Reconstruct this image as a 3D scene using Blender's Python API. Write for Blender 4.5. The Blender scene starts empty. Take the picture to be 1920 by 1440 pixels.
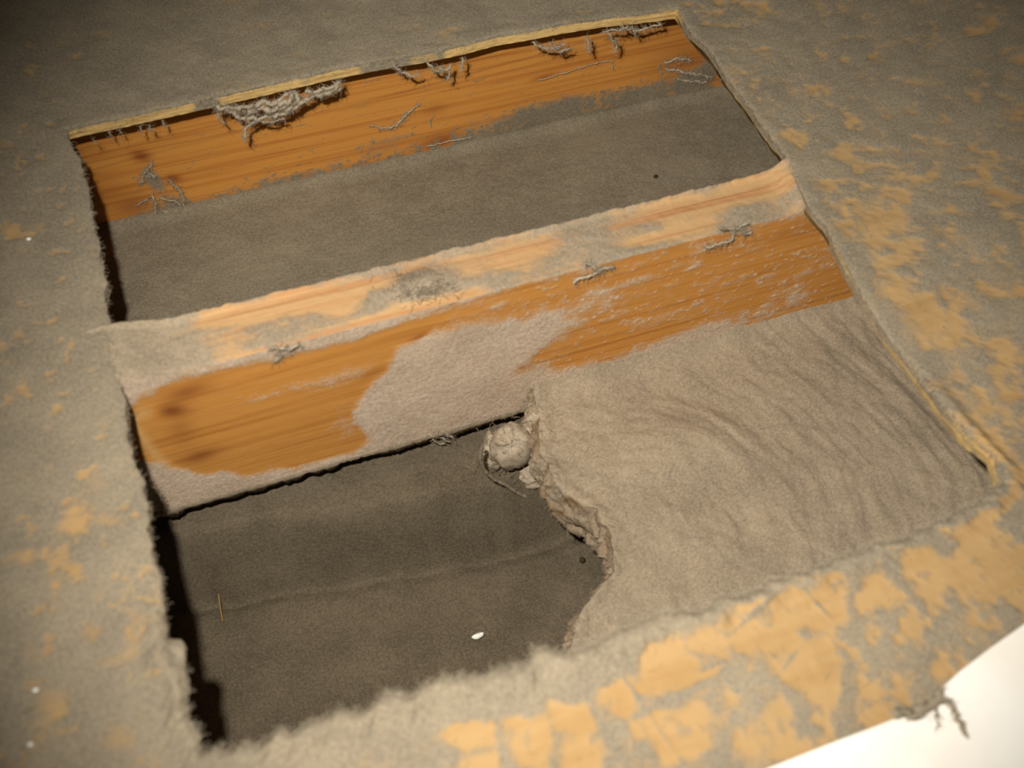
import bpy, math, random
import numpy as np
from mathutils import Matrix, Vector

SC = bpy.context.scene
COL = SC.collection
random.seed(7)
RNG = np.random.default_rng(7)

# ------------------------------------------------------------------ camera
F_PX = 2117.4
CAM = np.array([0.05225, -0.56664, 0.483])
R = np.array([[0.936594, -0.260816, 0.234023],
              [-0.347686, -0.774886, 0.527888],
              [0.043659, -0.575784, -0.816435]])   # columns: camera right, down, forward
cam_data = bpy.data.cameras.new('camera')
cam = bpy.data.objects.new('camera', cam_data)
COL.objects.link(cam)
m = Matrix.Identity(4)
for r in range(3):
    m[r][0] = R[r, 0]; m[r][1] = -R[r, 1]; m[r][2] = -R[r, 2]; m[r][3] = CAM[r]
cam.matrix_world = m
cam_data.sensor_width = 36.0
cam_data.lens = F_PX / 1920 * 36.0
cam_data.clip_start = 0.01
cam_data.dof.use_dof = True
cam_data.dof.focus_distance = 0.82
cam_data.dof.aperture_fstop = 6.5
SC.camera = cam

# ------------------------------------------------------------------ world, flash, exposure
w = bpy.data.worlds.new('world'); SC.world = w; w.use_nodes = True
w.node_tree.nodes['Background'].inputs[0].default_value = (0.9, 0.75, 0.55, 1)
w.node_tree.nodes['Background'].inputs[1].default_value = 0.035
FLASH = CAM + R @ np.array([-0.056, -0.062, 0.0])          # the flash sits up and left of the lens
fl = bpy.data.lights.new('camera_flash', 'SPOT')
fl.energy = 26.5; fl.color = (1.0, 0.93, 0.80); fl.shadow_soft_size = 0.008
fl.spot_size = math.radians(72); fl.spot_blend = 0.85
flo = bpy.data.objects.new('camera_flash', fl); COL.objects.link(flo)
flo.location = FLASH
aim = R @ np.array([0.135, 0.075, 1.0])
flo.rotation_euler = Vector(aim).to_track_quat('-Z', 'Y').to_euler()
SC.view_settings.view_transform = 'Standard'
SC.view_settings.look = 'None'
SC.view_settings.exposure = 0.0
SC.view_settings.gamma = 1.0
SC.view_settings.use_curve_mapping = False

# ------------------------------------------------------------------ helpers
def ray(px, py): return R @ np.array([(px - 960) / F_PX, (py - 720) / F_PX, 1.0])
def on(axis, px, py, val):
    r = ray(px, py); return CAM + r * ((val - CAM[axis]) / r[axis])
def onX(px, py, v): return on(0, px, py, v)
def onY(px, py, v): return on(1, px, py, v)
def onZ(px, py, v): return on(2, px, py, v)

def _h(ix, iy, s):
    n = (ix.astype(np.int64) * 374761393 + iy.astype(np.int64) * 668265263 + s * 974634777) & 0xFFFFFFFF
    n = ((n ^ (n >> 13)) * 1274126177) & 0xFFFFFFFF
    n = (n ^ (n >> 16)) & 0xFFFFFFFF
    return n / 4294967295.0
def vn(x, y, s=0):
    x = np.asarray(x, float); y = np.asarray(y, float)
    a = 0.6 + s; c, q = math.cos(a), math.sin(a)
    x, y = x * c - y * q, x * q + y * c
    ix = np.floor(x); iy = np.floor(y); fx = x - ix; fy = y - iy
    fx = fx * fx * (3 - 2 * fx); fy = fy * fy * (3 - 2 * fy)
    ix = ix.astype(np.int64); iy = iy.astype(np.int64)
    return ((_h(ix, iy, s) * (1 - fx) + _h(ix + 1, iy, s) * fx) * (1 - fy)
            + (_h(ix, iy + 1, s) * (1 - fx) + _h(ix + 1, iy + 1, s) * fx) * fy)
def fbm(x, y, scale, octv=4, s=0, gain=0.5):
    t = 0; a = 1; n = 0
    for k in range(octv):
        t = t + a * vn(x / scale * 2 ** k, y / scale * 2 ** k, s + k * 7); n += a; a *= gain
    return t / n
def sst(a, b, x):
    t = np.clip((x - a) / (b - a), 0, 1); return t * t * (3 - 2 * t)
def sdpoly(u, v, pts):
    """signed distance to a polygon, negative inside"""
    pts = np.asarray(pts, float); n = len(pts)
    d = np.full(u.shape, 1e9); ins = np.zeros(u.shape, bool)
    for i in range(n):
        ax, ay = pts[i]; bx, by = pts[(i + 1) % n]
        ex, ey = bx - ax, by - ay
        t = np.clip(((u - ax) * ex + (v - ay) * ey) / (ex * ex + ey * ey + 1e-12), 0, 1)
        d = np.minimum(d, np.hypot(u - ax - t * ex, v - ay - t * ey))
        c = ((ay > v) != (by > v)) & (u < (bx - ax) * (v - ay) / ((by - ay) if by != ay else 1e-9) + ax)
        ins ^= c
    return np.where(ins, -d, d)
def blob(u, v, cu, cv, ru, rv, ang=0.0):
    c, s = math.cos(ang), math.sin(ang)
    du = (u - cu) * c + (v - cv) * s; dv = -(u - cu) * s + (v - cv) * c
    return np.exp(-((du / ru) ** 2 + (dv / rv) ** 2))

def mesh_obj(name, verts, faces, mat, parent=None, attrs=None, smooth=True):
    me = bpy.data.meshes.new(name)
    verts = np.asarray(verts, np.float32)
    if isinstance(faces, np.ndarray):
        nf, k = faces.shape
        me.vertices.add(len(verts)); me.vertices.foreach_set('co', verts.ravel())
        me.loops.add(nf * k); me.loops.foreach_set('vertex_index', faces.astype(np.int32).ravel())
        me.polygons.add(nf); me.polygons.foreach_set('loop_start', np.arange(0, nf * k, k, dtype=np.int32))
    else:
        me.from_pydata([tuple(map(float, v)) for v in verts], [], faces)
    for k_, a in (attrs or {}).items():
        at = me.attributes.new(k_, 'FLOAT', 'POINT'); at.data.foreach_set('value', np.asarray(a, np.float32).ravel())
    me.update(calc_edges=True); me.validate()
    if smooth: me.polygons.foreach_set('use_smooth', np.ones(len(me.polygons), bool))
    if mat is not None: me.materials.append(mat)
    o = bpy.data.objects.new(name, me); COL.objects.link(o)
    if parent: o.parent = parent
    return o
def gridfaces(nr, nc, closed=False):
    r = np.arange(nr - 1)[:, None]; c = np.arange(nc if closed else nc - 1)[None, :]
    c2 = (c + 1) % nc
    return np.stack([r * nc + c + 0 * c2, r * nc + c2, (r + 1) * nc + c2, (r + 1) * nc + c + 0 * c2], -1).reshape(-1, 4)
def tag(o, label=None, cat=None, group=None, kind=None):
    if label: o['label'] = label
    if cat: o['category'] = cat
    if group: o['group'] = group
    if kind: o['kind'] = kind
    return o
def resample(pts, step):
    pts = np.asarray(pts, float); d = np.r_[0, np.cumsum(np.linalg.norm(np.diff(pts, axis=0), axis=1))]
    n = max(2, int(d[-1] / step)); t = np.linspace(0, d[-1], n)
    return np.stack([np.interp(t, d, pts[:, k]) for k in range(pts.shape[1])], 1)

# strands: thin tapering bent tubes gathered in one mesh
class Tubes:
    def __init__(s): s.v = []; s.f = []; s.n = 0
    def add(s, path, rad, sides=4):
        path = np.asarray(path, float); k = len(path)
        rad = np.broadcast_to(rad, (k,))
        t = np.gradient(path, axis=0); t /= np.linalg.norm(t, axis=1)[:, None] + 1e-12
        up = np.array([0.3, 0.5, 0.8]); a = np.cross(t, up); a /= np.linalg.norm(a, axis=1)[:, None] + 1e-9
        b = np.cross(t, a)
        th = np.arange(sides) / sides * 2 * math.pi
        ring = path[:, None] + rad[:, None, None] * (np.cos(th)[None, :, None] * a[:, None] + np.sin(th)[None, :, None] * b[:, None])
        s.v.append(ring.reshape(-1, 3)); s.f.append(gridfaces(k, sides, True) + s.n); s.n += k * sides
    def fibre(s, p, length, rad, bias=(0, 0, 0), curl=1.0, seg=5, flat=0.35):
        d = RNG.normal(size=3); d[2] *= flat; d = d / np.linalg.norm(d) + np.array(bias); d /= np.linalg.norm(d)
        q = np.array(p, float); out = [q.copy()]
        for _ in range(seg):
            j = RNG.normal(size=3) * curl * 0.45; j[2] *= flat
            d = d + j; d /= np.linalg.norm(d); q = q + d * length / seg; out.append(q.copy())
        s.add(out, np.linspace(rad, rad * 0.5, seg + 1), 3)
    def build(s, name, mat, parent=None):
        return mesh_obj(name, np.concatenate(s.v), np.concatenate(s.f), mat, parent)

# ------------------------------------------------------------------ materials
def new_mat(name):
    mt = bpy.data.materials.new(name); mt.use_nodes = True
    nt = mt.node_tree; b = nt.nodes['Principled BSDF']
    b.inputs['Roughness'].default_value = 0.95
    b.inputs['Specular IOR Level'].default_value = 0.12
    return mt, nt, b
def N(nt, t, **kw):
    n = nt.nodes.new(t)
    for k, v in kw.items():
        if k in n.inputs: n.inputs[k].default_value = v
        else: setattr(n, k, v)
    return n
def noise(nt, vec, scale, detail=4, rough=0.55, dist=0.0):
    n = N(nt, 'ShaderNodeTexNoise'); n.inputs['Scale'].default_value = scale
    n.inputs['Detail'].default_value = detail; n.inputs['Roughness'].default_value = rough
    n.inputs['Distortion'].default_value = dist
    nt.links.new(vec, n.inputs['Vector']); return n.outputs['Fac']
def ramp(nt, fac, stops):
    r = N(nt, 'ShaderNodeValToRGB'); cr = r.color_ramp
    while len(cr.elements) < len(stops): cr.elements.new(0.5)
    for e, (p, c) in zip(cr.elements, stops):
        e.position = p; e.color = (*c, 1) if len(c) == 3 else c
    nt.links.new(fac, r.inputs[0]); return r.outputs[0]
def mth(nt, op, a, b=0.0, c=None):
    n = N(nt, 'ShaderNodeMath'); n.operation = op
    for i, x in enumerate((a, b, c)):
        if x is None: continue
        if isinstance(x, (int, float)): n.inputs[i].default_value = x
        else: nt.links.new(x, n.inputs[i])
    return n.outputs[0]
def mixc(nt, fac, a, b, mode='MIX'):
    n = N(nt, 'ShaderNodeMix'); n.data_type = 'RGBA'; n.blend_type = mode
    if isinstance(fac, (int, float)): n.inputs[0].default_value = fac
    else: nt.links.new(fac, n.inputs[0])
    for i, x in ((6, a), (7, b)):
        if isinstance(x, tuple): n.inputs[i].default_value = (*x, 1)
        else: nt.links.new(x, n.inputs[i])
    return n.outputs[2]
def attr(nt, name):
    n = N(nt, 'ShaderNodeAttribute'); n.attribute_name = name; return n.outputs['Fac']
def mapping(nt, scale, rot=(0, 0, 0)):
    tc = N(nt, 'ShaderNodeTexCoord'); mp = N(nt, 'ShaderNodeMapping')
    mp.inputs['Scale'].default_value = scale; mp.inputs['Rotation'].default_value = rot
    nt.links.new(tc.outputs['Object'], mp.inputs[0]); return mp.outputs[0]
def bump(nt, h, strength, dist, b, prev=None):
    n = N(nt, 'ShaderNodeBump'); n.inputs['Strength'].default_value = strength; n.inputs['Distance'].default_value = dist
    nt.links.new(h, n.inputs['Height'])
    if prev: nt.links.new(prev, n.inputs['Normal'])
    nt.links.new(n.outputs[0], b.inputs['Normal']); return n.outputs[0]

def dust_colour(nt, vec, a, b_, c):
    n1 = noise(nt, vec, 28, 4); n2 = noise(nt, vec, 620, 3, 0.75)
    f = mth(nt, 'ADD', mth(nt, 'MULTIPLY', n1, 0.30), mth(nt, 'MULTIPLY', n2, 0.70))
    return ramp(nt, f, [(0.39, a), (0.5, b_), (0.61, c)]), n2
def dust_mat(name, a, b_, c, bstr=0.6, scale=1.0):
    mt, nt, b = new_mat(name)
    vec = mapping(nt, (scale,) * 3)
    col, n2 = dust_colour(nt, vec, a, b_, c)
    nt.links.new(col, b.inputs['Base Color'])
    h = mth(nt, 'ADD', noise(nt, vec, 260, 5, 0.65, 0.6), mth(nt, 'MULTIPLY', n2, 0.5))
    bump(nt, h, bstr, 0.0012, b)
    return mt
def wood_dust_mat(name, light, dark, dusts, grain=(6, 130, 130), amp=0.5, red=(0.20, 0.045, 0.012), wnoise=300, soft=0.16):
    """wood with a layer of dust; attribute 'dust' says where it lies, 'stain' where the wood is dark (knots, painted gap shade on the cut edge)"""
    mt, nt, b = new_mat(name)
    vec = mapping(nt, (1, 1, 1)); gv = mapping(nt, grain)
    g1 = noise(nt, gv, 1.0, 5, 0.6, 0.5); g2 = noise(nt, gv, 4.0, 3, 0.6, 0.2)
    g = mth(nt, 'ADD', mth(nt, 'MULTIPLY', g1, 0.7), mth(nt, 'MULTIPLY', g2, 0.3))
    mid = tuple((x + y) / 2 for x, y in zip(light, dark))
    wood = ramp(nt, g, [(0.33, dark), (0.43, mid), (0.52, light), (0.70, light)])
    sa = attr(nt, 'stain_or_shade')
    wood = mixc(nt, mth(nt, 'MAXIMUM', sa, 0.0), wood, red)
    wood = mixc(nt, mth(nt, 'MAXIMUM', mth(nt, 'MULTIPLY', sa, -1.0), 0.0), wood, (0.72, 0.47, 0.2))
    col, n2 = dust_colour(nt, vec, *dusts)
    nn = noise(nt, vec, wnoise, 5, 0.65)
    ns = noise(nt, gv, 3.0, 4, 0.65, 0.3)
    f = mth(nt, 'ADD', attr(nt, 'dust'), mth(nt, 'MULTIPLY', mth(nt, 'SUBTRACT', mth(nt, 'ADD', mth(nt, 'MULTIPLY', nn, 0.6), mth(nt, 'MULTIPLY', ns, 0.4)), 0.5), amp))
    mr = N(nt, 'ShaderNodeMapRange'); mr.interpolation_type = 'SMOOTHSTEP'
    mr.inputs['From Min'].default_value = 0.5 - soft; mr.inputs['From Max'].default_value = 0.5 + soft
    nt.links.new(f, mr.inputs[0])
    f2 = mr.outputs[0]
    nt.links.new(mixc(nt, f2, wood, col), b.inputs['Base Color'])
    h = mth(nt, 'ADD', mth(nt, 'MULTIPLY', f2, mth(nt, 'ADD', 0.6, nn)), mth(nt, 'MULTIPLY', g, 0.15))
    h = mth(nt, 'ADD', h, mth(nt, 'MULTIPLY', mth(nt, 'MULTIPLY', n2, f2), 0.4))
    bump(nt, h, 0.3, 0.0006, b)
    return mt

D_BOARD = ((0.20, 0.172, 0.130), (0.268, 0.228, 0.170), (0.345, 0.285, 0.205))
D_GREY = ((0.17, 0.143, 0.104), (0.225, 0.190, 0.138), (0.28, 0.235, 0.170))
D_LINT = ((0.25, 0.205, 0.15), (0.325, 0.265, 0.195), (0.40, 0.322, 0.235))
D_PINK = ((0.46, 0.36, 0.275), (0.60, 0.475, 0.365), (0.72, 0.58, 0.455))
M_board = wood_dust_mat('dusty_plywood', (0.44, 0.29, 0.14), (0.385, 0.24, 0.105), D_BOARD, grain=(9, 45, 30), amp=0.8, wnoise=170, soft=0.36)
M_edge = wood_dust_mat('cut_plywood_edge', (0.66, 0.46, 0.19), (0.34, 0.20, 0.07), D_BOARD, grain=(12, 12, 500), amp=0.7, wnoise=240, red=(0.02, 0.012, 0.007))  # red here is the near-black of the painted gap shade
M_far = wood_dust_mat('orange_pine', (0.60, 0.27, 0.060), (0.42, 0.145, 0.028), D_GREY, grain=(3, 210, 210), amp=0.8, soft=.3)
M_mid = wood_dust_mat('dusty_pine', (0.62, 0.285, 0.068), (0.45, 0.175, 0.036), D_PINK, grain=(4, 230, 230), amp=1.55, soft=.34, wnoise=520)
M_midtop = wood_dust_mat('pale_pine_top', (0.55, 0.35, 0.175), (0.46, 0.20, 0.085), D_LINT, grain=(5, 190, 190), amp=1.0, soft=.3)
M_grey = dust_mat('grey_dust', *D_GREY, bstr=0.5)
M_drift = dust_mat('lint_dust', *D_LINT, bstr=0.5)
M_fuzz = dust_mat('fuzz_dust', (0.26, 0.222, 0.165), (0.30, 0.255, 0.19), (0.35, 0.295, 0.22), bstr=0.4)
M_liner = dust_mat('duct_liner_dust', (0.085, 0.068, 0.047), (0.120, 0.097, 0.068), (0.158, 0.128, 0.090), bstr=0.4)
M_brown = dust_mat('brown_lint', (0.16, 0.10, 0.05), (0.30, 0.22, 0.14), (0.45, 0.36, 0.25), bstr=1.0, scale=2.2)

# ------------------------------------------------------------------ floor board with the cut opening
T = 0.008
top_px = [(128, 262), (150, 256), (240, 237), (320, 219), (410, 199), (500, 178), (620, 150), (700, 134), (745, 126), (800, 117), (870, 102), (930, 86), (1000, 74), (1060, 62), (1130, 51), (1200, 44), (1265, 35)]
right_px = [(1265, 35), (1290, 75), (1330, 115), (1360, 165), (1395, 210), (1440, 275), (1463, 305), (1480, 345), (1512, 408), (1545, 445), (1580, 515), (1620, 588), (1655, 645), (1700, 700), (1750, 772), (1800, 832), (1850, 872), (1876, 905)]
bot_px = [(1876, 905), (1832, 940), (1790, 962), (1735, 985), (1700, 1008), (1640, 1012), (1600, 1035), (1560, 1048), (1520, 1065), (1460, 1085), (1400, 1108), (1340, 1125), (1300, 1142), (1230, 1152), (1180, 1168), (1130, 1200), (1100, 1213), (1060, 1222), (1020, 1212), (1000, 1218), (998, 1238), (960, 1245), (900, 1262), (850, 1264), (800, 1285), (780, 1300), (725, 1300), (690, 1330), (640, 1332), (600, 1350), (530, 1372), (490, 1398), (430, 1405), (380, 1412)]
left_px = [(380, 1412), (364, 1370), (346, 1320), (350, 1262), (334, 1245), (316, 1210), (306, 1140), (300, 1080), (290, 1060), (281, 1010), (276, 950), (262, 900), (246, 850), (238, 800), (236, 752), (214, 690), (210, 635), (205, 600), (196, 560), (200, 525), (190, 490), (178, 430), (166, 360), (150, 300), (128, 262)]
out = []
for L, z in ((top_px, -T), (right_px, -T), (bot_px, 0.0015), (left_px, 0.0)):
    out += [onZ(px, py, z)[:2] for px, py in L[:-1]]
out.append(out[0])
OUT = resample(out, 0.0008)[:-1]
n = len(OUT)
tan = np.roll(OUT, -3, 0) - np.roll(OUT, 3, 0); tan /= np.linalg.norm(tan, axis=1)[:, None]
nor = np.stack([-tan[:, 1], tan[:, 0]], 1)
ctr = OUT.mean(0)
if np.mean(np.sum(nor * (OUT - ctr), 1)) < 0: nor = -nor             # pointing away from the hole
s_ = np.arange(n) * 0.0008
side_bot = sst(-0.30, -0.36, OUT[:, 1]); side_left = sst(0.03, 0.0, OUT[:, 0])
rough_amp = 0.0008 + 0.0022 * side_bot + 0.0012 * side_left
wob = (fbm(s_, s_ * 0, 0.006, 4, 3) - 0.5) * 2 * rough_amp
OUTW = OUT + nor * wob[:, None]
# outer rectangle hit in the direction from the centre
ob = np.array([-0.45, 0.95, -0.90, 0.50])
dirv = (OUT - ctr); dirv /= np.linalg.norm(dirv, axis=1)[:, None]
tx = np.where(dirv[:, 0] > 0, (ob[1] - ctr[0]) / dirv[:, 0], (ob[0] - ctr[0]) / dirv[:, 0])
ty = np.where(dirv[:, 1] > 0, (ob[3] - ctr[1]) / dirv[:, 1], (ob[2] - ctr[1]) / dirv[:, 1])
OB = ctr + dirv * np.minimum(tx, ty)[:, None]
dist = np.r_[0, np.cumsum(0.0007 * 1.022 ** np.arange(110))]; 
dist = dist[dist < 0.40]; tt = dist / 0.40
ds = [OUTW + (OB - OUTW) * t for t in tt] + [OB]
P = np.stack(ds)                                                      # rings, n, 2
edge_d = np.linalg.norm(P - OUTW[None], axis=2)
X, Y = P[..., 0], P[..., 1]

# where bare wood shows through the dust on the board
bottom = sst(-0.36, -0.40, Y + 0.10 * 0)                             # 1 in the strip in front of the hole
rightz = sst(0.40, 0.43, X) * (1 - bottom)
leftz = sst(0.01, -0.01, X) * (1 - bottom)
topz = np.clip(1 - bottom - rightz - leftz, 0, 1)
nb = fbm(X, Y, 0.030, 4, 11, 0.5); nr = fbm(X + 0.4 * Y, Y - 0.5 * X, 0.016, 4, 21, 0.6); nl = fbm(X, Y, 0.014, 3, 31, 0.5); nt_ = fbm(X, Y * 2, 0.02, 4, 41)
bare = bottom * 0.8 * sst(0.46, 0.72, nb + 0.16 * sst(0.10, 0.22, X) - 0.10) \
     + rightz * sst(0.50, 0.85, nr + 0.10 * sst(-0.10, -0.25, Y) - 0.02) * 0.75 \
     + leftz * sst(0.62, 0.95, nl + 0.08 * sst(-0.1, -0.3, Y)) * 0.85 \
     + topz * sst(0.50, 0.9, nt_) * 0.35
def bz(px, py, rx, ry, a=0.0, k=1.0, z=0.0):
    p = onZ(px, py, z); return k * blob(X, Y, p[0], p[1], rx, ry, a)
# patches of bare wood seen in the photograph
PATCH = [[(835, 1360), (860, 1330), (900, 1325), (925, 1350), (920, 1385), (880, 1400), (840, 1390)],
 [(945, 1330), (965, 1315), (990, 1345), (1020, 1350), (1030, 1390), (1020, 1450), (960, 1450), (950, 1380)],
 [(1035, 1310), (1070, 1300), (1100, 1330), (1120, 1370), (1125, 1450), (1060, 1450), (1045, 1370)],
 [(1125, 1295), (1175, 1272), (1188, 1320), (1206, 1380), (1190, 1395), (1160, 1345), (1130, 1335)],
 [(1200, 1222), (1230, 1200), (1270, 1190), (1290, 1225), (1350, 1240), (1350, 1275), (1270, 1300), (1205, 1290)],
 [(1208, 1330), (1320, 1315), (1345, 1350), (1330, 1400), (1290, 1440), (1240, 1430), (1218, 1380)],
 [(1285, 1205), (1360, 1165), (1480, 1115), (1590, 1085), (1590, 1160), (1570, 1220), (1580, 1325), (1550, 1330), (1470, 1280), (1420, 1250), (1370, 1212), (1300, 1225)],
 [(1360, 1150), (1385, 1128), (1430, 1118), (1440, 1140), (1370, 1170)],
 [(1620, 1090), (1650, 1075), (1690, 1110), (1665, 1145), (1630, 1120)],
 [(1690, 1030), (1750, 1020), (1770, 1060), (1770, 1130), (1735, 1130), (1700, 1080)],
 [(1790, 1000), (1830, 970), (1880, 1000), (1890, 1060), (1870, 1130), (1830, 1130), (1810, 1060)],
 [(870, 1425), (930, 1415), (940, 1460), (850, 1460)], [(1370, 1370), (1420, 1350), (1440, 1390), (1390, 1420)]]
pm = np.zeros_like(X); wx = 0.0085 * (fbm(X, Y, .012, 4, 131, .6) - .5)
mb = (Y < -0.36)
for pp in PATCH:
    q = [tuple(onZ(a_, b_, 0)[:2]) for a_, b_ in pp]
    pm[mb] = np.maximum(pm[mb], sst(.0035, -.0035, sdpoly(X[mb], Y[mb], q) + wx[mb] * 1.3))
fine = fbm(X, Y, .007, 4, 133, .6)
bare = np.where(mb, pm * (0.98 - .5 * sst(.56, .72, fine)) + (1 - pm) * (.14 + .62 * sst(.44, .64, fbm(X, Y, .011, 4, 134, .6)) * sst(.18, .26, X)), bare)
for args in [(1630, 390, .022, .016), (1650, 430, .018, .012), (1570, 290, .006, .006), (1740, 620, .014, .016), (1790, 560, .012, .007, -0.9), (1660, 540, .008, .010), (1720, 580, .006, .016), (1700, 700, .004, .02), (1800, 790, .012, .008), (1790, 740, .006, .012, .5), (1870, 760, .012, .014), (1870, 850, .008, .012), (1770, 830, .008, .008),
             (1830, 900, .006, .01), (1690, 330, .01, .006), (1780, 430, .008, .006), (1880, 540, .01, .012), (1900, 660, .01, .01)]:
    bare = bare + bz(*args, k=0.55)
for args in [(180, 905, .011, .008), (160, 960, .009, .006), (110, 1000, .008, .008), (250, 1200, .005, .008), (160, 1185, .004, .006), (105, 1110, .004, .010), (215, 1240, .010, .006), (280, 1265, .005, .004), (225, 1060, .004, .004), (183, 1120, .004, .004), (220, 1380, .007, .008), (60, 1220, .005, .008), (180, 730, .004, .003), (198, 800, .004, .003), (95, 713, .004, .003), (90, 800, .003, .004), (30, 400, .006, .006), (80, 1360, .01, .01)]:
    bare = bare + bz(*args, k=0.6)
# thin dark gaps and thick dust
for args in [(1510, 1185, .004, .004), (1260, 1310, .03, .0012, .1), (1210, 1330, .001, .03, .2), (1330, 1250, .008, .001), (1480, 1240, .012, .001, .5), (1415, 1150, .02, .001, .35), (1540, 1140, .001, .01, .3)]:
    bare = bare - bz(*args, k=0.9)
bare = bare + (0.16 + 0.22 * rightz + .10 * bottom) * sst(.50, .74, fbm(X, Y, .0065, 3, 77, .6)) + 0.10 * sst(.5, .8, nr)
bare = bare * (1 - .35 * leftz) + leftz * .6 * sst(.64, .74, fbm(X, Y, .007, 3, 141)) + rightz * .35 * sst(.50, .66, fbm(X + .6 * Y, Y - .3 * X, .009, 4, 142, .6))
bare = bare * (1 - .18 * rightz - .15 * leftz)
rim_w = bottom * (.006 + .016 * sst(.24, .15, X))
bare = bare * sst(rim_w + .0005, rim_w + 0.006, edge_d + 0.006 * (vn(X * 180, Y * 180, 5)) + 0.006 * (1 - bottom - 0.5 * leftz))
dust = np.clip(1 - bare, 0, 1.15)
Z = 0.0013 * (fbm(X, Y, 0.012, 5, 51, 0.55) - 0.5) - 0.0007 * np.clip(bare, 0, 1)
ridge = 0.0032 * side_bot[None] + 0.0003
Z += ridge * np.exp(-((edge_d - 0.006) / 0.006) ** 2) * (0.5 + fbm(X, Y, 0.01, 3, 61))
Z -= (0.0006 + 0.0006 * side_bot[None]) * np.exp(-(edge_d / 0.0016) ** 2)
rings = np.stack([X, Y, Z], -1)
nrings = len(rings)
top_out = rings[0]
V = [rings.reshape(-1, 3)]; A = [dust.ravel()]
F = gridfaces(nrings, n, True)
# underside
under0 = np.stack([OUT[:, 0], OUT[:, 1], np.full(n, -T)], 1); under1 = np.stack([OB[:, 0], OB[:, 1], np.full(n, -T)], 1)
b0 = nrings * n
V += [under0, under1]; A += [np.ones(n)] * 2
ar = np.arange(n); ar2 = (ar + 1) % n
F = np.concatenate([F, np.stack([b0 + ar2, b0 + ar, b0 + n + ar, b0 + n + ar2], 1),
                    np.stack([(nrings - 1) * n + ar, (nrings - 1) * n + ar2, b0 + n + ar2, b0 + n + ar], 1)])
floor = mesh_obj('floor', np.concatenate(V), F, M_board, None, {'dust': np.concatenate(A), 'stain_or_shade': np.zeros(sum(len(a) for a in A))})
tag(floor, 'dust-coated plywood floor board with a square opening cut through it', 'floor', kind='structure')
# the cut edge all round the opening
rows = 9
EV = []; ED = []; ES = []
for k in range(rows):
    t = k / (rows - 1)
    zz = top_out[:, 2] * (1 - t) + (-T) * t
    xy = OUTW * (1 - t) + OUT * t + nor * (0.0006 * (vn(s_ * 300, np.full(n, k * 1.3), 4) - 0.5))[:, None]
    EV.append(np.stack([xy[:, 0], xy[:, 1], zz], 1))
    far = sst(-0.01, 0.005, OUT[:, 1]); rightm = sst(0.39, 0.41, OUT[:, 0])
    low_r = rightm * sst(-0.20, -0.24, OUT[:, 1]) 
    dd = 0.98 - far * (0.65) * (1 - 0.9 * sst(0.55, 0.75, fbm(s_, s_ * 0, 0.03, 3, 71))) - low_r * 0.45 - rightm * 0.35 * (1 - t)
    dark = rightm * sst(.45, .8, t + .5 * (fbm(s_, s_ * 0 + k * .002, .012, 3, 72) - .5)) * sst(.30, .5, fbm(s_, s_ * 0, .03, 3, 73))  # shade of the gap below, painted in patches low on the right edge
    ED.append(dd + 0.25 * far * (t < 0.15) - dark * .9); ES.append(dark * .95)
edge = mesh_obj('cut_edge', np.concatenate(EV), gridfaces(rows, n, True), M_edge, floor, {'dust': np.concatenate(ED), 'stain_or_shade': np.concatenate(ES)})
edge['label'] = 'pale yellow cut edge of the board around the opening'

# ------------------------------------------------------------------ joists
XL, XR = -0.12, 0.66
def joist(name, yf, yb, ztop, zbot, mat, mat_top, dustf, topf, front_relief=None, top_relief=None, step=0.001, endfill=None):
    xs = np.arange(XL, XR, step * 1.0); nx = len(xs)
    zf = np.append(np.arange(zbot, ztop - step * .5, step), ztop); yt = np.arange(yf, yb, step)
    Xf, Zf = np.meshgrid(xs, zf)
    yy = yf - 0.0001 * (fbm(Xf * .2, Zf, 0.004, 4, 5) - 0.5)
    if front_relief: yy = yy - front_relief(Xf, Zf)
    d, st = dustf(Xf, Zf)
    if endfill: Zf = Zf + endfill(Xf) * sst(ztop - .02, ztop, Zf); d = np.maximum(d, sst(.05, .012, Xf) * sst(ztop - .012, ztop - .002, Zf) * 1.1)
    body = mesh_obj(name, np.stack([Xf, yy, Zf], -1).reshape(-1, 3), gridfaces(*Xf.shape), mat, None, {'dust': d.ravel(), 'stain_or_shade': st.ravel()})
    # rest of the solid: back, bottom and ends joined to the face sheet
    Xt, Yt = np.meshgrid(xs, np.append(yt, yb)); Yt[0] = yy[-1]
    zz = ztop + 0.0006 * (fbm(Xt, Yt, 0.004, 4, 15) - 0.5)
    if top_relief: zz = zz + top_relief(Xt, Yt)
    zz[0] = Zf[-1]; zz[1] = .5 * (zz[1] + zz[0]) ; d2, st2 = topf(Xt, Yt)
    tp = mesh_obj('top_face', np.stack([Xt, Yt, zz], -1).reshape(-1, 3), gridfaces(*Xt.shape), mat_top, body, {'dust': d2.ravel(), 'stain_or_shade': st2.ravel()})
    bk = [(XL, yf + .0008, zbot), (XR, yf + .0008, zbot), (XR, yb, zbot), (XL, yb, zbot), (XL, yf + .0008, ztop), (XR, yf + .0008, ztop), (XR, yb, ztop), (XL, yb, ztop)]
    b_ = mesh_obj('core', bk, [(0, 3, 2, 1), (3, 7, 6, 2), (0, 4, 7, 3), (1, 2, 6, 5)], mat, body, {'dust': np.ones(8), 'stain_or_shade': np.zeros(8)}, smooth=False)
    return body

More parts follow.
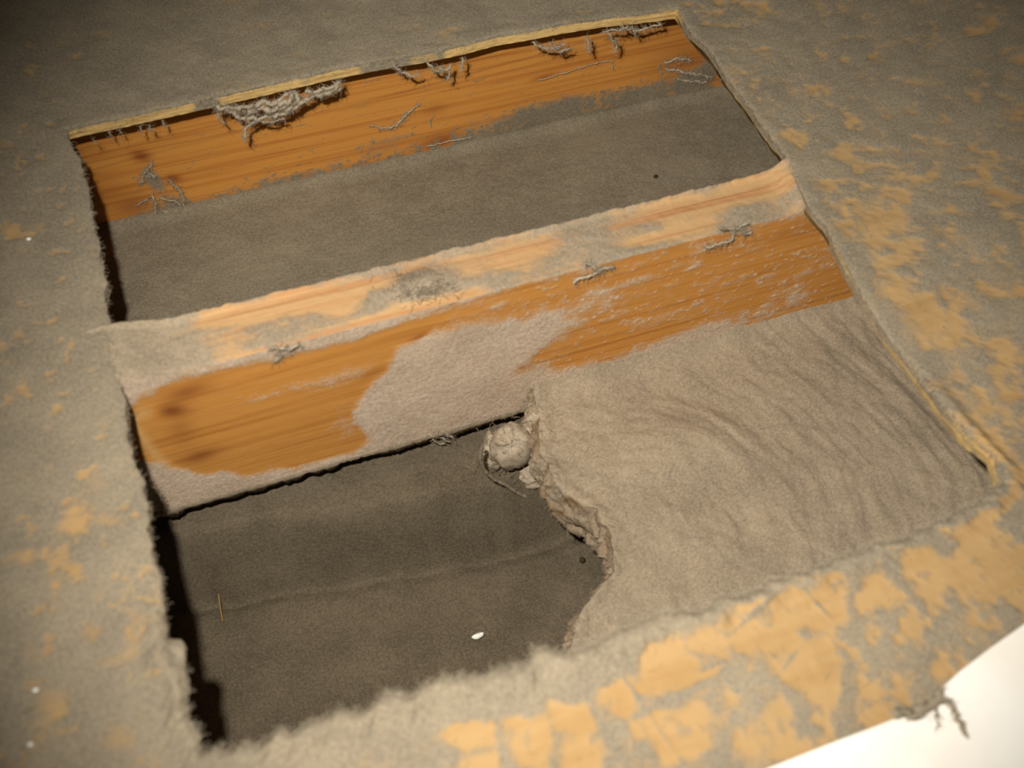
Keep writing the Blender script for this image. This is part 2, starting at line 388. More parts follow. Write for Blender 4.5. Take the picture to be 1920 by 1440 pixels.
# far joist: only its front face is seen
YF = 0.044
ZB1 = float(onY(800, 290, YF)[2])
def P_far(pts): return [tuple(onY(px, py, YF)[[0, 2]]) for px, py in pts]
def far_dust(x, z):
    d = 0.10 + 0.25 * (fbm(x, z, 0.02, 3, 8) - 0.5)
    lo = P_far([(170, 440), (340, 412), (500, 368), (640, 335), (800, 292), (880, 265), (1000, 232), (1090, 215), (1200, 190), (1300, 172), (1420, 155), (1420, 400), (170, 700)])
    sd = sdpoly(x, z, lo)
    d += 0.95 * sst(0.003, -0.003, sd + 0.004 * (fbm(x, z, 0.008, 4, 9) - 0.5))
    d += (0.25 + .5 * sst(.42, .62, fbm(x, z, .0055, 4, 10, .6))) * sst(0.030, 0.0, sd) * sst(0.04, 0.09, x)
    for px, py, ru, rv, a, k in [(290, 340, .006, .014, .3, .7), (330, 385, .012, .010, 0, .7), (270, 400, .012, .006, 0, .3), (560, 330, .02, .004, 0, .35), (480, 360, .016, .004, 0, .35), (1050, 205, .03, .010, .1, .55), (950, 225, .03, .008, .1, .35), (1290, 150, .018, .012, 0, .7), (1200, 175, .02, .008, 0, .55), (1330, 120, .01, .01, 0, .5), (720, 265, .03, .004, .05, .3),
                                (680, 200, .006, .0012, 0, .35), (560, 235, .006, .0012, 0, .35), (450, 310, .006, .0012, 0, .35), (900, 150, .006, .0015, 0, .4), (1000, 140, .006, .002, .1, .3)]:
        p = onY(px, py, YF); d = d + k * blob(x, z, p[0], p[2], ru, rv, a)
    d += .35 * sst(.69, .79, fbm(x, z * 1.6, .0035, 2, 151))
    st = np.zeros_like(x)
    for px, py, ru, rv, a, k in [(265, 293, .007, .005, -.6, .8), (325, 335, .006, .004, -.5, .8), (255, 385, .014, .010, 0, .55), (180, 370, .02, .02, 0, .35), (825, 265, .016, .007, .1, .75), (815, 205, .010, .006, 0, .35), (1020, 145, .010, .003, .1, .6), (1180, 185, .014, .003, .2, .6), (1290, 110, .03, .02, 0, .45), (1225, 60, .04, .006, .0, .35), (1330, 140, .012, .012, 0, .4), (150, 280, .02, .012, 0, .35)]:
        p = onY(px, py, YF); st = st + k * blob(x, z, p[0], p[2], ru, rv, a)
    # long growth rings
    for z0, k, sl in ((-0.040, .35, .02), (-0.047, .30, .03), (-0.056, .42, .045), (-0.061, .3, .05), (-0.026, .2, .0), (-0.032, .25, .01)):
        zc = z0 + sl * (x - 0.15) + 0.003 * np.sin(x * 14 + z0 * 300) + 0.0012 * (vn(x * 60, x * 0, 3) - .5)
        st = st + k * np.exp(-((z - zc) / 0.0009) ** 2) * sst(0.62, 0.3, fbm(x, z * 8, 0.1, 2, int(-z0 * 1000)))
    return np.clip(d, 0, 1.2), np.clip(st, 0, .9)
far_j = joist('floor_joist', YF, YF + 0.038, -T, -0.139, M_far, M_far, far_dust, lambda x, y: (np.ones_like(x), np.zeros_like(x)), step=0.0012)
tag(far_j, 'orange pine joist with dark growth lines closing the far side of the opening', 'joist', 'floor joists under the board')

# middle joist
YM = float(onZ(875, 560, -T)[1]); YB = float(onZ(840, 470, -T)[1])
def P_mid(pts): return [tuple(onY(px, py, YM)[[0, 2]]) for px, py in pts]
def mid_dust(x, z):
    d = 0.84 + 0.45 * (fbm(x, z, 0.006, 4, 18) - 0.5)
    W1 = P_mid([(225, 770), (290, 740), (330, 710), (480, 680), (620, 650), (780, 600), (850, 585), (800, 618), (745, 650), (735, 680), (690, 730), (665, 775), (690, 825), (660, 850), (560, 876), (470, 890), (380, 888), (250, 862)])
    W2 = P_mid([(740, 622), (830, 585), (960, 540), (1100, 500), (1250, 455), (1400, 425), (1560, 385), (1700, 570), (1500, 602), (1380, 615), (1260, 632), (1200, 655), (1120, 682), (1030, 690), (1010, 660), (1060, 625), (1100, 600), (1060, 590), (980, 600), (900, 600), (800, 625)])
    d -= 0.80 * sst(0.004, -0.005, sdpoly(x, z, W1) + 0.006 * (fbm(x, z, 0.01, 4, 19) - .5))
    d -= 0.68 * sst(0.011, -0.009, sdpoly(x, z, W2) + 0.012 * (fbm(x, z, 0.01, 4, 20) - .5))
    for px, py, ru, rv, a, k in [(1150, 640, .016, .012, .1, -.3), (985, 690, .008, .006, .2, -.5), (1010, 670, .006, .006, 0, -.4), (780, 632, .008, .004, .2, -.5), (1250, 620, .014, .006, 0, -.3),
                                (1120, 560, .02, .010, .1, .35), (1000, 600, .03, .012, .1, .3), (1350, 610, .05, .008, .0, .35), (540, 730, .04, .006, .05, .28), (640, 710, .02, .008, .1, .35), (650, 800, .012, .02, 0, .3),
                                (1300, 500, .006, .002, .3, .5), (1430, 520, .008, .002, .2, .4), (1490, 560, .008, .006, .2, .35), (1220, 520, .012, .004, .1, .3), (1385, 430, .006, .004, 0, .4), (940, 570, .010, .003, .2, .4)]:
        p = onY(px, py, YM); d = d + k * blob(x, z, p[0], p[2], ru, rv, a)
    d += .40 * sst(.70, .80, fbm(x, z * 1.6, .0035, 2, 152)) * sst(.16, .24, x) + .22 * sst(.5, .75, fbm(x * .4, z * 1.4, .008, 3, 153)) * sst(.22, .30, x)
    st = np.zeros_like(x)
    for px, py, ru, rv, a, k in [(320, 770, .010, .006, -.5, .85), (350, 735, .014, .007, .1, .6), (375, 855, .012, .007, .1, .65), (340, 810, .008, .014, .0, .35), (787, 632, .006, .003, .2, .6), (985, 690, .008, .004, .2, .3), (1500, 430, .03, .008, 0, .25), (1430, 510, .02, .003, .1, .25), (700, 700, .010, .004, .4, .3)]:
        p = onY(px, py, YM); st = st + k * blob(x, z, p[0], p[2], ru, rv, a)
    q = P_mid([(232, 755), (262, 800), (300, 850), (345, 888), (320, 892), (285, 860), (240, 800)])
    st = st - .55 * sst(.003, -.003, sdpoly(x, z, q))
    p = onY(268, 775, YM); st = st - .6 * blob(x, z, p[0], p[2], .012, .006, .2)
    return np.clip(d, 0, 1.2), np.clip(st, -.8, .9)
def mid_top(x, y):
    d = 0.60 + 0.9 * (fbm(x, y * 2.2, 0.018, 4, 28) - 0.5)
    d += 0.5 * sst(0.06, 0.03, x) + 0.5 * sst(0.40, 0.42, x)
    v = (y - YM) / (YB - YM)
    d += 0.5 * sst(0.93, 1.0, v)
    for px, py, ru, rv, a, k in [(450, 590, .05, .008, 0, -.55), (600, 560, .05, .007, 0, -.55), (690, 545, .03, .007, 0, -.35), (1430, 350, .04, .009, 0, -.5), (1300, 390, .05, .008, 0, -.4), (1250, 440, .04, .005, 0, -.4), (900, 490, .04, .010, 0, -.2), (700, 600, .04, .004, 0, -.4), (840, 560, .05, .004, 0, -.4), (520, 655, .05, .004, 0, -.5), (1000, 480, .02, .01, 0, -.2),
                                (790, 535, .020, .011, 0, .9), (1130, 480, .014, .010, 0, .6), (700, 560, .004, .008, 0, .5), (940, 530, .010, .008, 0, .4), (600, 630, .03, .004, 0, .45), (1400, 400, .014, .006, 0, .6)]:
        p = onZ(px, py, -T); d = d + k * blob(x, y, p[0], p[1], ru, rv, a)
    st = np.zeros_like(x)
    for y0, k in ((.20, .4), (.34, .5), (.47, .4), (.62, .5), (.75, .45), (.86, .3)):
        vc = y0 + .05 * np.sin(x * 9 + y0 * 20) - .15 * (x - .2)
        st = st + k * np.exp(-((v - vc) / 0.022) ** 2) * sst(.35, .6, fbm(x, y * 6, 0.12, 2, int(y0 * 100)))
    return np.clip(d, 0, 1.2), np.clip(st * .55, 0, .6)
def mid_front_relief(x, z):
    d, _ = mid_dust(x, z)
    fil = 0.0 * np.exp(-((z + 0.139) / 0.014) ** 2) * sst(0.20, 0.27, x)
    return 0.0004 * np.clip(d, 0, 1) * (0.3 + 1.3 * fbm(x, z, 0.0015, 3, 38, .65)) + fil
def endfill(x):
    return 0.0072 * np.exp(-((np.maximum(0, x - 0.002)) / 0.016) ** 2) * sst(-.03, -.004, x) + 0.0072 * np.exp(-((x - 0.411) / 0.010) ** 2)
def mid_top_relief(x, y):
    d, _ = mid_top(x, y)
    f = 0.0012 * np.clip(d, 0, 1) * (fbm(x, y, 0.006, 4, 48))
    f += 0.0072 * np.exp(-((np.maximum(0, x - 0.002)) / 0.016) ** 2) * sst(-.03, -.004, x) + 0.0072 * np.exp(-((x - 0.411) / 0.010) ** 2)
    vv = (y - YM) / (YB - YM); f += 0.0028 * sst(.86, .96, vv) * (0.2 + 1.2 * fbm(x, y, 0.006, 4, 49)) - .0045 * sst(.955, 1.0, vv)
    f *= sst(-.02, .06, vv); f += endfill(x) * (1 - sst(-.02, .06, vv))
    p = onZ(790, 535, -T); f += 0.0035 * blob(x, y, p[0], p[1], .017, .009)
    return f
mid_j = joist('floor_joist', YM, YB, -T, -0.139, M_mid, M_midtop, mid_dust, mid_top, mid_front_relief, mid_top_relief, step=0.0009, endfill=endfill)
tag(mid_j, 'dusty pine joist crossing the middle of the opening with a pale top face', 'joist', 'floor joists under the board')
# ragged bottom edge of lint hanging under the joist face
xs = np.arange(XL, 0.235, 0.0009)
hang = 0.0002 + 0.0060 * np.clip(fbm(xs, xs * 0, 0.012, 4, 58, .6) - 0.38, 0, 1) * 2 + .0055 * fbm(xs, xs * 0, .0035, 2, 59) - 0.002 * sst(0.04, 0.10, xs) * sst(0.15, 0.10, xs)
rowsL = [(YM - 0.0008, -0.137), (YM - 0.0012, -0.139), (YM - 0.0009, None), (YM + 0.0012, None), (YM + 0.003, -0.1385)]
LV = []
for k, (y, z) in enumerate(rowsL):
    zz = np.full(len(xs), z) if z is not None else -0.139 - hang * (1.0 if k == 2 else 0.9)
    LV.append(np.stack([xs, np.full(len(xs), y) - 0.0005 * vn(xs * 400, xs * 0 + k, 3), zz], 1))
lip = mesh_obj('ragged_lint_edge', np.concatenate(LV), gridfaces(len(rowsL), len(xs)), M_drift, mid_j)
# tuft over the nail on top of the joist
tb = Tubes()
for _ in range(420):
    p = onZ(790 + RNG.normal() * 28, 537 + RNG.normal() * 14, -T + 0.003)
    tb.fibre(p, 0.005, 0.00014, (0, 0, 0.1), 1.6)
tb.build('lint_tuft', M_fuzz, mid_j)['kind'] = 'stuff'

# ------------------------------------------------------------------ bay bottoms
xs = np.arange(XL, XR, 0.0015); ys = np.arange(YB - 0.01, YF + 0.012, 0.0012)
X2, Y2 = np.meshgrid(xs, ys)
Zb = ZB1 + 0.003 * (fbm(X2, Y2, 0.07, 3, 81) - .5) + 0.0011 * (fbm(X2, Y2 * 1.6, 0.012, 4, 82) - .5)
Zb += 0.004 * np.exp(-((Y2 - YF) / 0.006) ** 2)
far_bay = mesh_obj('duct_bottom', np.stack([X2, Y2, Zb], -1).reshape(-1, 3), gridfaces(*X2.shape), M_grey)
tag(far_bay, 'grey dust-covered bottom of the far bay between the two joists', 'duct panel')

xs = np.arange(XL, XR, 0.0015); ys = np.arange(-0.56, YB + 0.02, 0.0012)
X2, Y2 = np.meshgrid(xs, ys)
k0 = onZ(330, 1060, -.2); k1 = onZ(900, 960, -.19)
cy = -.008 + np.interp(X2, [k0[0], k1[0]], [k0[1], k1[1]]) + 0.008 * (fbm(X2, Y2 * 0, 0.03, 3, 90) - .5)
f = sst(0, 0.034, cy - Y2 + 0.016)
Zcr = -0.0035 * np.exp(-((cy - Y2 - 0.016) / 0.006) ** 2) * (0.3 + fbm(X2, Y2, 0.02, 3, 94))
Zl = -0.1650 - 0.054 * f + 0.0035 * (fbm(X2, Y2, 0.045, 4, 91) - .5) + 0.0020 * (fbm(X2, Y2, 0.008, 4, 92, .6) - .5)
Zl += 0.0022 * (fbm(X2 * 3, Y2 * 0.6, 0.03, 4, 93) - .5) * f + Zcr
lower = mesh_obj('duct_liner', np.stack([X2, Y2, Zl], -1).reshape(-1, 3), gridfaces(*X2.shape), M_liner)
tag(lower, 'deep dark grey duct liner with a soft crease at the lower left of the opening', 'duct liner')

# ------------------------------------------------------------------ thick drift of lint at the right
cl_px = [(1000, 745), (1012, 790), (1014, 850), (1042, 903), (1078, 935), (1118, 955), (1148, 1010), (1152, 1075), (1122, 1110), (1085, 1160), (1070, 1215), (1085, 1290), (1100, 1400)]
ZD = -0.122
cl = np.array([onZ(px, py, ZD)[:2] for px, py in cl_px])
ys = np.arange(-0.43, YM + 0.002, 0.0009)[::-1]
xl = np.interp(ys, cl[::-1, 1], cl[::-1, 0]) + 0.0035 * (fbm(ys, ys * 0, 0.010, 4, 101, .6) - .5)
nc = 330; tcol = np.linspace(0, 1, nc) ** 1.15
X3 = xl[:, None] + (0.60 - xl[:, None]) * tcol[None]; Y3 = np.repeat(ys[:, None], nc, 1)
a0 = onZ(1300, 790, ZD); a1 = onZ(1540, 1010, ZD); dv = (a1 - a0)[:2]; dv /= np.linalg.norm(dv); pv = np.array([-dv[1], dv[0]])
rc = onZ(1120, 1030, ZD); th_ = np.arctan2(Y3 - rc[1], X3 - rc[0]); W_ = np.hypot(X3 - rc[0], (Y3 - rc[1]) * 1.1); U = th_ * 0.13
warp = 0.022 * (fbm(X3, Y3, 0.07, 3, 111) - .5)
rid = fbm(U * 0.22, W_ + warp, 0.011, 3, 112)
Z3 = ZD + 0.0040 * (rid - .5) * sst(0.02, 0.07, W_) + 0.007 * (fbm(X3, Y3, 0.06, 3, 113) - .5) + 0.0016 * (fbm(X3, Y3, 0.006, 4, 114) - .5)
bp = onZ(1270, 840, ZD)
Z3 += 0.007 * blob(X3, Y3, bp[0], bp[1], .035, .022) + 0.010 * np.exp(-np.maximum(0, YM - Y3) / 0.009)
Z3 -= 0.006 * sst(0.42, 0.55, X3)
Z3 += 0.006 * sst(0.012, 0.0, X3 - xl[:, None]) * (fbm(X3, Y3, 0.009, 3, 115) - .2)
nw = 40
tw = np.linspace(1, 0, nw)[:-1][None]                                 # cliff, from the foot up to the lip
ch = 0.016 + 0.022 * np.exp(-((ys + 0.275) / .035) ** 2)             # height of the part of the cliff one can see
tw = np.repeat(tw, len(ys), 0); a_ = np.clip(tw / .6, 0, 1); b_ = np.clip((tw - .6) / .4, 0, 1)
Xw = xl[:, None] - .004 * np.sin(a_ * math.pi * .6) + .06 * b_; Yw = np.repeat(ys[:, None], nw - 1, 1)
Zw = Z3[:, :1] - ch[:, None] * a_ - b_ * (Z3[:, :1] - ch[:, None] + .2155)
bmp = (fbm(Yw, Zw + Xw, 0.007, 4, 123, .6) - .5) * np.sin(a_ * math.pi) ** .5
Xw = Xw + 0.015 * bmp
G = np.concatenate([np.stack([Xw, Yw, Zw], -1), np.stack([X3, Y3, Z3], -1)], 1)
d = np.concatenate([0.55 + 1.3 * (fbm(Yw, Zw, 0.009, 4, 124, .6) - .48), np.ones_like(X3)], 1)
M_driftm = wood_dust_mat('drift_lint', (0.25, 0.17, 0.10), (0.16, 0.105, 0.06), D_LINT, grain=(120, 120, 120), amp=0.7, soft=.4)
drift = mesh_obj('dust_drift', G.reshape(-1, 3), gridfaces(*G.shape[:2]), M_driftm, None, {'dust': d.ravel(), 'stain_or_shade': np.zeros(d.size)})
tag(drift, 'thick rippled drift of beige lint filling the right half of the near bay', 'dust', kind='stuff')

# ------------------------------------------------------------------ lumps, strands, clumps
def lump(name, c, r, mat, seed, amp=0.25, parent=None, nu=48, nv=32, tilt=0.0):
    u = np.linspace(0, 2 * math.pi, nu, endpoint=False); v = np.linspace(0.02, math.pi - 0.02, nv)
    Vv, Uu = np.meshgrid(v, u, indexing='ij')
    x = np.sin(Vv) * np.cos(Uu); y = np.sin(Vv) * np.sin(Uu); z = np.cos(Vv)
    k = 1 + amp * (2 * fbm(x * 1.3 + z + seed, y * 1.3 + .7 * z, 0.55, 5, seed, .55) - 1)
    ct, stt = math.cos(tilt), math.sin(tilt)
    x, y, z = x * k * r[0], y * k * r[1], z * k * r[2]
    x, y = x * ct - y * stt, x * stt + y * ct
    return mesh_obj(name, np.stack([x + c[0], y + c[1], z + c[2]], -1).reshape(-1, 3), gridfaces(nv, nu, True), mat, parent)

M_ball = dust_mat('ball_lint', (0.34, 0.28, 0.21), (0.42, 0.35, 0.265), (0.50, 0.42, 0.32), bstr=0.5)
c = onY(960, 838, YM - 0.026)
ball = lump('lint_ball', c, (0.0140, 0.0120, 0.0205), M_ball, 5, 0.24)
tag(ball, 'rounded lint ball bulging out below the joist beside the dark hollow', 'lint')
c2 = onY(925, 850, YM - 0.020)
lump('lint_skin', c2, (0.0080, 0.010, 0.0190), M_ball, 9, 0.35, ball)
c3 = onY(1000, 885, YM - 0.030); lump('lint_skin', c3, (0.012, 0.010, 0.010), M_ball, 19, 0.4, ball)
c4 = onY(1005, 800, YM - 0.016); lump('lint_skin', c4, (0.010, 0.008, 0.016), M_ball, 29, 0.5, ball)
tb = Tubes()
for _ in range(160):
    p = onY(955 + RNG.normal() * 32, 840 + RNG.normal() * 42, YM - 0.030 + RNG.normal() * .005)
    tb.fibre(p, 0.006, 0.0002, (0, -.3, 0), 1.5, flat=1)
tb.build('lint_fibres', M_drift, ball)['kind'] = 'stuff'

tb = Tubes()
arc = [(903, 838), (900, 862), (908, 882), (925, 898), (950, 910), (972, 925), (995, 935), (1020, 933), (1040, 925)]
path = resample([onY(px, py, YM - 0.0405) for px, py in arc], 0.002)
path = path + 0.0005 * (RNG.random(path.shape) - .5)
tb.add(path, 0.0012 + 0.0004 * RNG.random(len(path)), 8)
tw_ = tb.build('curved_strand', M_drift)
tag(tw_, 'thin curved strand of lint looping under the lint ball', 'strand')

M_clump = dust_mat('clump_lint', (0.36, 0.31, 0.235), (0.42, 0.36, 0.275), (0.48, 0.41, 0.315), bstr=0.4)
def clump(name, lines, plane_y, label, group, mat=M_clump, fuzz=140, spread=6):
    """hanging lint: thick noisy threads, px polylines with radii in mm, hung in front of a joist face"""
    root = None; t = Tubes()
    for pts, rad in lines:
        p = resample([onY(px, py, plane_y) for px, py in pts], 0.0011)
        k = len(p); q_ = RNG.random() * 50; wv = np.arange(k) * .45 + q_; p = p + 0.0022 * rad * np.stack([vn(wv, wv * 0, 1) - .5, vn(wv, wv * 0, 2) - .5, vn(wv, wv * 0, 3) - .5], 1)
        rr = rad * 0.00075 * (0.6 + 0.7 * vn(wv * .9, wv * 0, 4)); rr[-1] *= .3
        t.add(p, rr, 6)
        for _ in range(int(fuzz * rad * k / 25) + 3):
            t.fibre(p[RNG.integers(k)], 0.0025 + .0035 * RNG.random(), 0.00013, (0, 0, -.1), 1.2, flat=1)
    o = t.build(name, mat); tag(o, label, 'lint', group)
    return o
G1 = 'lint clumps hanging from the far edge of the opening'
YH = 0.0075
clump('lint_clump', [([(405, 200), (430, 205), (470, 200), (520, 190), (540, 178)], 1.8), ([(420, 206), (440, 216), (465, 222), (500, 222), (530, 214), (548, 200)], 1.9),
                     ([(450, 212), (500, 206), (540, 190), (545, 178)], 2.4), ([(485, 224), (470, 232), (460, 245), (456, 262)], 1.1), ([(490, 228), (510, 230), (532, 224)], 0.9), ([(405, 205), (415, 225), (420, 232)], .6), ([(520, 200), (540, 205), (555, 200), (560, 190)], 1.4)], YH,
      'widest grey lint clump hanging from the far cut edge with one long drip', G1)
clump('lint_clump', [([(548, 178), (560, 190), (575, 186), (600, 180), (620, 172), (634, 160)], 2.0), ([(570, 172), (600, 170), (630, 160), (640, 152)], 1.6), ([(556, 185), (550, 200), (545, 208)], .9), ([(622, 165), (636, 172), (640, 165)], .8)], YH,
      'second grey lint clump just right of the widest one on the far edge', G1)
clump('lint_clump', [([(738, 122), (750, 135), (770, 142), (785, 140)], .9), ([(800, 120), (815, 132), (830, 135)], 1.0), ([(820, 128), (840, 130), (845, 122)], .9), ([(845, 125), (842, 140), (838, 150)], .7), ([(866, 110), (868, 125), (862, 135)], .7)], YH,
      'thin straggly lint clump under the far edge near its middle', G1)
clump('lint_clump', [([(1000, 80), (1020, 92), (1040, 90), (1060, 84)], .9), ([(1035, 80), (1050, 98), (1068, 92)], .7), ([(1100, 68), (1103, 85), (1106, 100)], .7), ([(1140, 62), (1150, 75), (1158, 85), (1152, 98)], .8)], YH,
      'short lint threads under the far edge halfway between middle and right corner', G1)
clump('lint_clump', [([(1165, 52), (1190, 58), (1215, 52), (1240, 46)], .9), ([(1185, 50), (1190, 66)], .6), ([(1130, 60), (1160, 56), (1180, 50)], .7)], YH,
      'lint threads under the far edge close to its right corner', G1)
clump('lint_clump', [([(205, 246), (207, 256)], .5), ([(262, 238), (266, 248)], .5), ([(280, 234), (286, 246)], .5), ([(305, 226), (308, 236)], .6), ([(176, 262), (180, 268)], .5), ([(225, 244), (228, 252)], .4)], YH,
      'row of tiny lint drips near the left end of the far edge', G1)
G2 = 'lint tufts stuck on the far joist face'
YS = YF - 0.0025
clump('lint_tuft', [([(272, 318), (268, 335), (262, 345)], .9), ([(285, 305), (275, 320), (290, 335)], .8), ([(275, 330), (295, 330)], .5)], YS, 'upper grey lint tuft on the knots at the left of the far joist', G2)
clump('lint_tuft', [([(318, 338), (330, 350), (342, 365), (345, 390)], .8), ([(285, 368), (292, 385), (290, 400)], 1.0), ([(300, 372), (325, 376), (340, 385)], .8), ([(300, 395), (320, 398), (338, 395)], .7), ([(255, 385), (280, 372)], .5)], YS, 'lower grey lint tuft beside the dark knot at the left of the far joist', G2)
clump('lint_tuft', [([(1245, 118), (1270, 110), (1300, 112)], 1.0), ([(1250, 130), (1280, 135), (1310, 140), (1335, 145)], 1.2), ([(1270, 150), (1300, 152), (1330, 155)], 1.1), ([(1240, 140), (1235, 125)], .5)], YS, 'grey lint tuft at the right end of the far joist', G2)
clump('lint_thread', [([(730, 240), (745, 235), (760, 215), (775, 205), (785, 198)], .8), ([(695, 235), (715, 240), (735, 241)], .5)], YS, 'bent grey thread stuck on the middle of the far joist', 'threads on the far joist face')
clump('lint_thread', [([(1008, 152), (1040, 143), (1080, 130), (1120, 118), (1145, 114), (1150, 130)], .5)], YS, 'long thin straight thread on the far joist right of centre', 'threads on the far joist face', fuzz=20)
clump('lint_thread', [([(800, 275), (830, 268), (860, 262), (885, 258)], .6), ([(808, 240), (806, 225), (815, 215)], .3)], YS, 'thread crossing the reddish knot low on the far joist', 'threads on the far joist face', fuzz=20)
YT = YM - 0.003
clump('lint_clump', [([(1380, 432), (1370, 450), (1345, 458), (1320, 465)], .9), ([(1385, 425), (1400, 440), (1408, 436)], .9), ([(1350, 430), (1380, 428), (1400, 420)], 1.1)], YT, 'grey lint clump draped over the front edge of the middle joist at right', 'lint draped over the middle joist')
clump('lint_clump', [([(1075, 530), (1095, 520), (1115, 512), (1140, 505)], 1.0), ([(1100, 495), (1120, 505), (1150, 500)], 1.0)], YT, 'pale lint clump on the front edge of the middle joist right of centre', 'lint draped over the middle joist')
clump('lint_clump', [([(520, 655), (525, 668), (515, 680)], .9), ([(510, 652), (540, 655), (560, 650)], 1.0)], YT, 'lint clump on the front edge of the middle joist left of centre', 'lint draped over the middle joist')
clump('lint_clump', [([(800, 815), (825, 820), (842, 830)], .7), ([(812, 808), (835, 812), (850, 822)], .6), ([(810, 822), (820, 832), (835, 832)], .5)], YM - .001, 'dark stringy lint dangling in the crack under the middle joist', 'lint draped over the middle joist', fuzz=60)
clump('lint_clump', [([(278, 905), (300, 930), (310, 950), (300, 965)], 1.2), ([(275, 930), (285, 955)], 1.3)], YM - .004, 'small lint clump where the middle joist meets the left edge', 'lint draped over the middle joist')

# fuzz on the edges of the opening, part of the floor
t = Tubes()
for i in range(n):
    x, y = OUT[i]
    if y < -0.30 or side_bot[i] > .3: k = 4
    elif side_left[i] > .5: k = 2
    elif x > .39: k = 1
    else: k = 1
    for _ in range(k):
        q = OUTW[i] + nor[i] * (RNG.random() * 0.004 - 0.0008)
        bias = np.r_[-nor[i] * 0.5, 0.0]
        t.fibre((q[0], q[1], 0.0012 * RNG.random() + (0.001 if side_bot[i] > .3 else -0.003 * RNG.random())), 0.0022 + 0.0026 * RNG.random() * (1 if k > 1 else .6), 0.00013, bias, 1.4)
o = t.build('edge_fuzz', M_clump, floor); o['kind'] = 'stuff'
t = Tubes()
for i in range(1300):
    px, py = RNG.random() * 1920, RNG.random() * 1440
    p = onZ(px, py, 0.0008)
    if sdpoly(np.array([p[0]]), np.array([p[1]]), OUT[::12])[0] < 0.003: continue
    t.fibre(p, 0.002 + .004 * RNG.random(), 0.00008, (0, 0, 0), 1.2, flat=.1)
o = t.build('surface_fibres', M_fuzz, floor); o['kind'] = 'stuff'
t = Tubes()
for i in range(900):
    y = -0.40 + RNG.random() * 0.2; j = np.argmin(abs(ys - y)); kx = int(RNG.random() ** 1.6 * (nc - 40))
    t.fibre((X3[j, kx], Y3[j, kx], Z3[j, kx] + .0003), 0.003 + .004 * RNG.random(), 0.00009, (dv[0] * .6, dv[1] * .6, 0), 1.0, flat=.15)
for i in range(900):
    j = RNG.integers(len(ys)); kx = RNG.integers(nw // 3, nw - 1)
    t.fibre((Xw[j, kx], Yw[j, kx], Zw[j, kx]), 0.004, 0.00016, (-.4, 0, .3), 1.4, flat=1)
o = t.build('lint_fibres', M_drift, drift); o['kind'] = 'stuff'

# bumps of dust on the left edge that hang over the gap
for px, py, r, sd in ((337, 1240, .0065, 3), (345, 1292, .005, 4), (268, 905, .004, 5), (196, 495, .003, 6)):
    c = onZ(px - 12, py, -0.0025); lump('dust_bulge', c, (r, r * 1.6, r * .4), M_fuzz, sd, .45, floor)

# ------------------------------------------------------------------ white slab at the lower right, and flecks
mw, nt, b = new_mat('white_paint')
vec = mapping(nt, (1, 1, 1))
nt.links.new(ramp(nt, noise(nt, vec, 22, 3), [(0.3, (0.93, 0.88, 0.82)), (0.6, (0.97, 0.96, 0.94))]), b.inputs['Base Color'])
b.inputs['Roughness'].default_value = 0.5
ZW = 0.004
e_px = [(1300, 1500), (1440, 1440), (1560, 1392), (1640, 1362), (1700, 1338), (1745, 1315), (1768, 1288), (1800, 1258), (1860, 1212), (1920, 1170), (2000, 1105), (2150, 980)]
E_ = [onZ(px, py, ZW)[:2] for px, py in e_px]
E_ = resample(E_, 0.004)
poly = [tuple(p) for p in E_] + [(0.9, -0.25), (0.9, -0.88), (-0.4, -0.88)]
poly = [p for p in poly]
vb = [(x, y, 0.0015) for x, y in poly]; vt = [(x, y, ZW) for x, y in poly]; k = len(poly)
fs = [tuple(range(k))[::-1], tuple(range(k, 2 * k))] + [(i, (i + 1) % k, k + (i + 1) % k, k + i) for i in range(k)]
ws = mesh_obj('white_sheet', vb + vt, fs, mw, None, smooth=False)
tag(ws, 'brightly lit white sheet lying on the board at the lower right corner', 'sheet')
bv = ws.modifiers.new('bevel', 'BEVEL'); bv.width = 0.0006; bv.segments = 2

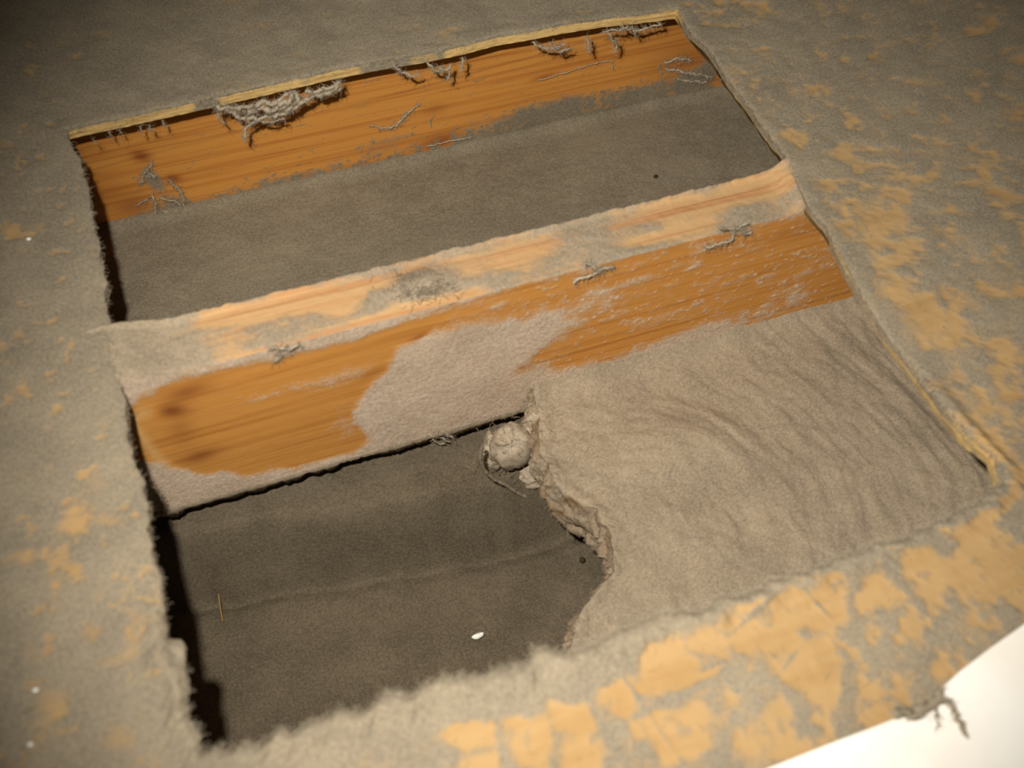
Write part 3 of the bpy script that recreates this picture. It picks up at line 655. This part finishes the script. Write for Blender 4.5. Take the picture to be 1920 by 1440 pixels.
def ztube(name, lines, z, label, group, mat, fuzz=100, parent=None):
    t = Tubes()
    for pts, rad in lines:
        p = resample([onZ(px, py, z) for px, py in pts], 0.001); k = len(p)
        p = p + 0.0005 * RNG.normal(size=p.shape) * np.array([1, 1, .4])
        rr = rad * .001 * (.7 + .6 * RNG.random(k)); rr[-1] *= .3
        t.add(p, rr, 6)
        for _ in range(int(fuzz * k / 60) + 2): t.fibre(p[RNG.integers(k)], .004, .0002, (0, 0, 0), 1.2)
    o = t.build(name, mat); tag(o, label, 'lint', group); return o
ztube('dust_tuft', [([(1740, 1320), (1775, 1310), (1790, 1335), (1803, 1360), (1812, 1378)], 1.3), ([(1750, 1325), (1757, 1345), (1762, 1362)], .5), ([(1680, 1338), (1720, 1335), (1750, 1322), (1768, 1296)], 2.2), ([(1700, 1345), (1735, 1338)], 1.6)], ZW + .0012,
      'tan dust tuft reaching over the edge of the white sheet', None, M_board if False else M_fuzz)
mf, nt, b = new_mat('white_flake'); b.inputs['Base Color'].default_value = (0.95, 0.95, 0.92, 1)
def fleck(px, py, z, r, label, seed, r2=None):
    c = onZ(px, py, z); o = lump('paint_fleck', c, (r, r2 or r * .8, r * .5), mf, seed, .3, nu=14, nv=9)
    tag(o, label, 'fleck', 'white flecks'); return o
cz = -0.2140
c = fleck(897, 1192, cz, .0045, 'largest white fleck, lying on the dark duct liner', 3, .002)
fleck(54, 448, .0012, .0014, 'white fleck on the left side of the board near the upper left', 4)
fleck(67, 1294, .001, .0012, 'upper of two pale flecks at the lower left of the board', 5)
fleck(57, 1396, .001, .0012, 'lower of two pale flecks at the lower left of the board', 6)
# dark crumb with a thin thread on the far bay bottom, amber splinter on the liner
md, nt, b = new_mat('dark_crumb'); b.inputs['Base Color'].default_value = (0.05, 0.035, 0.02, 1)
c = onZ(1230, 331, ZB1 + .001); o = lump('dark_crumb', c, (.002, .0015, .001), md, 8, .4, nu=14, nv=9)
tag(o, 'dark crumb on the dusty bottom of the far bay at right', 'crumb')
c = onZ(1096, 1047, -0.199); o = lump('dark_crumb', onZ(1092, 1050, -.2135), (.002, .002, .002), md, 8, .4, nu=14, nv=9)
tag(o, 'black crumb at the foot of the lint drift', 'crumb')
ms, nt, b = new_mat('amber_wood'); b.inputs['Base Color'].default_value = (0.34, 0.21, 0.08, 1)
t = Tubes(); t.add(resample([onZ(410, 1115, -.213), onZ(414, 1145, -.213), onZ(418, 1165, -.2132)], .002), .0005, 6)
o = t.build('wood_splinter', ms); tag(o, 'small amber wood splinter on the dark liner near the left edge', 'splinter')
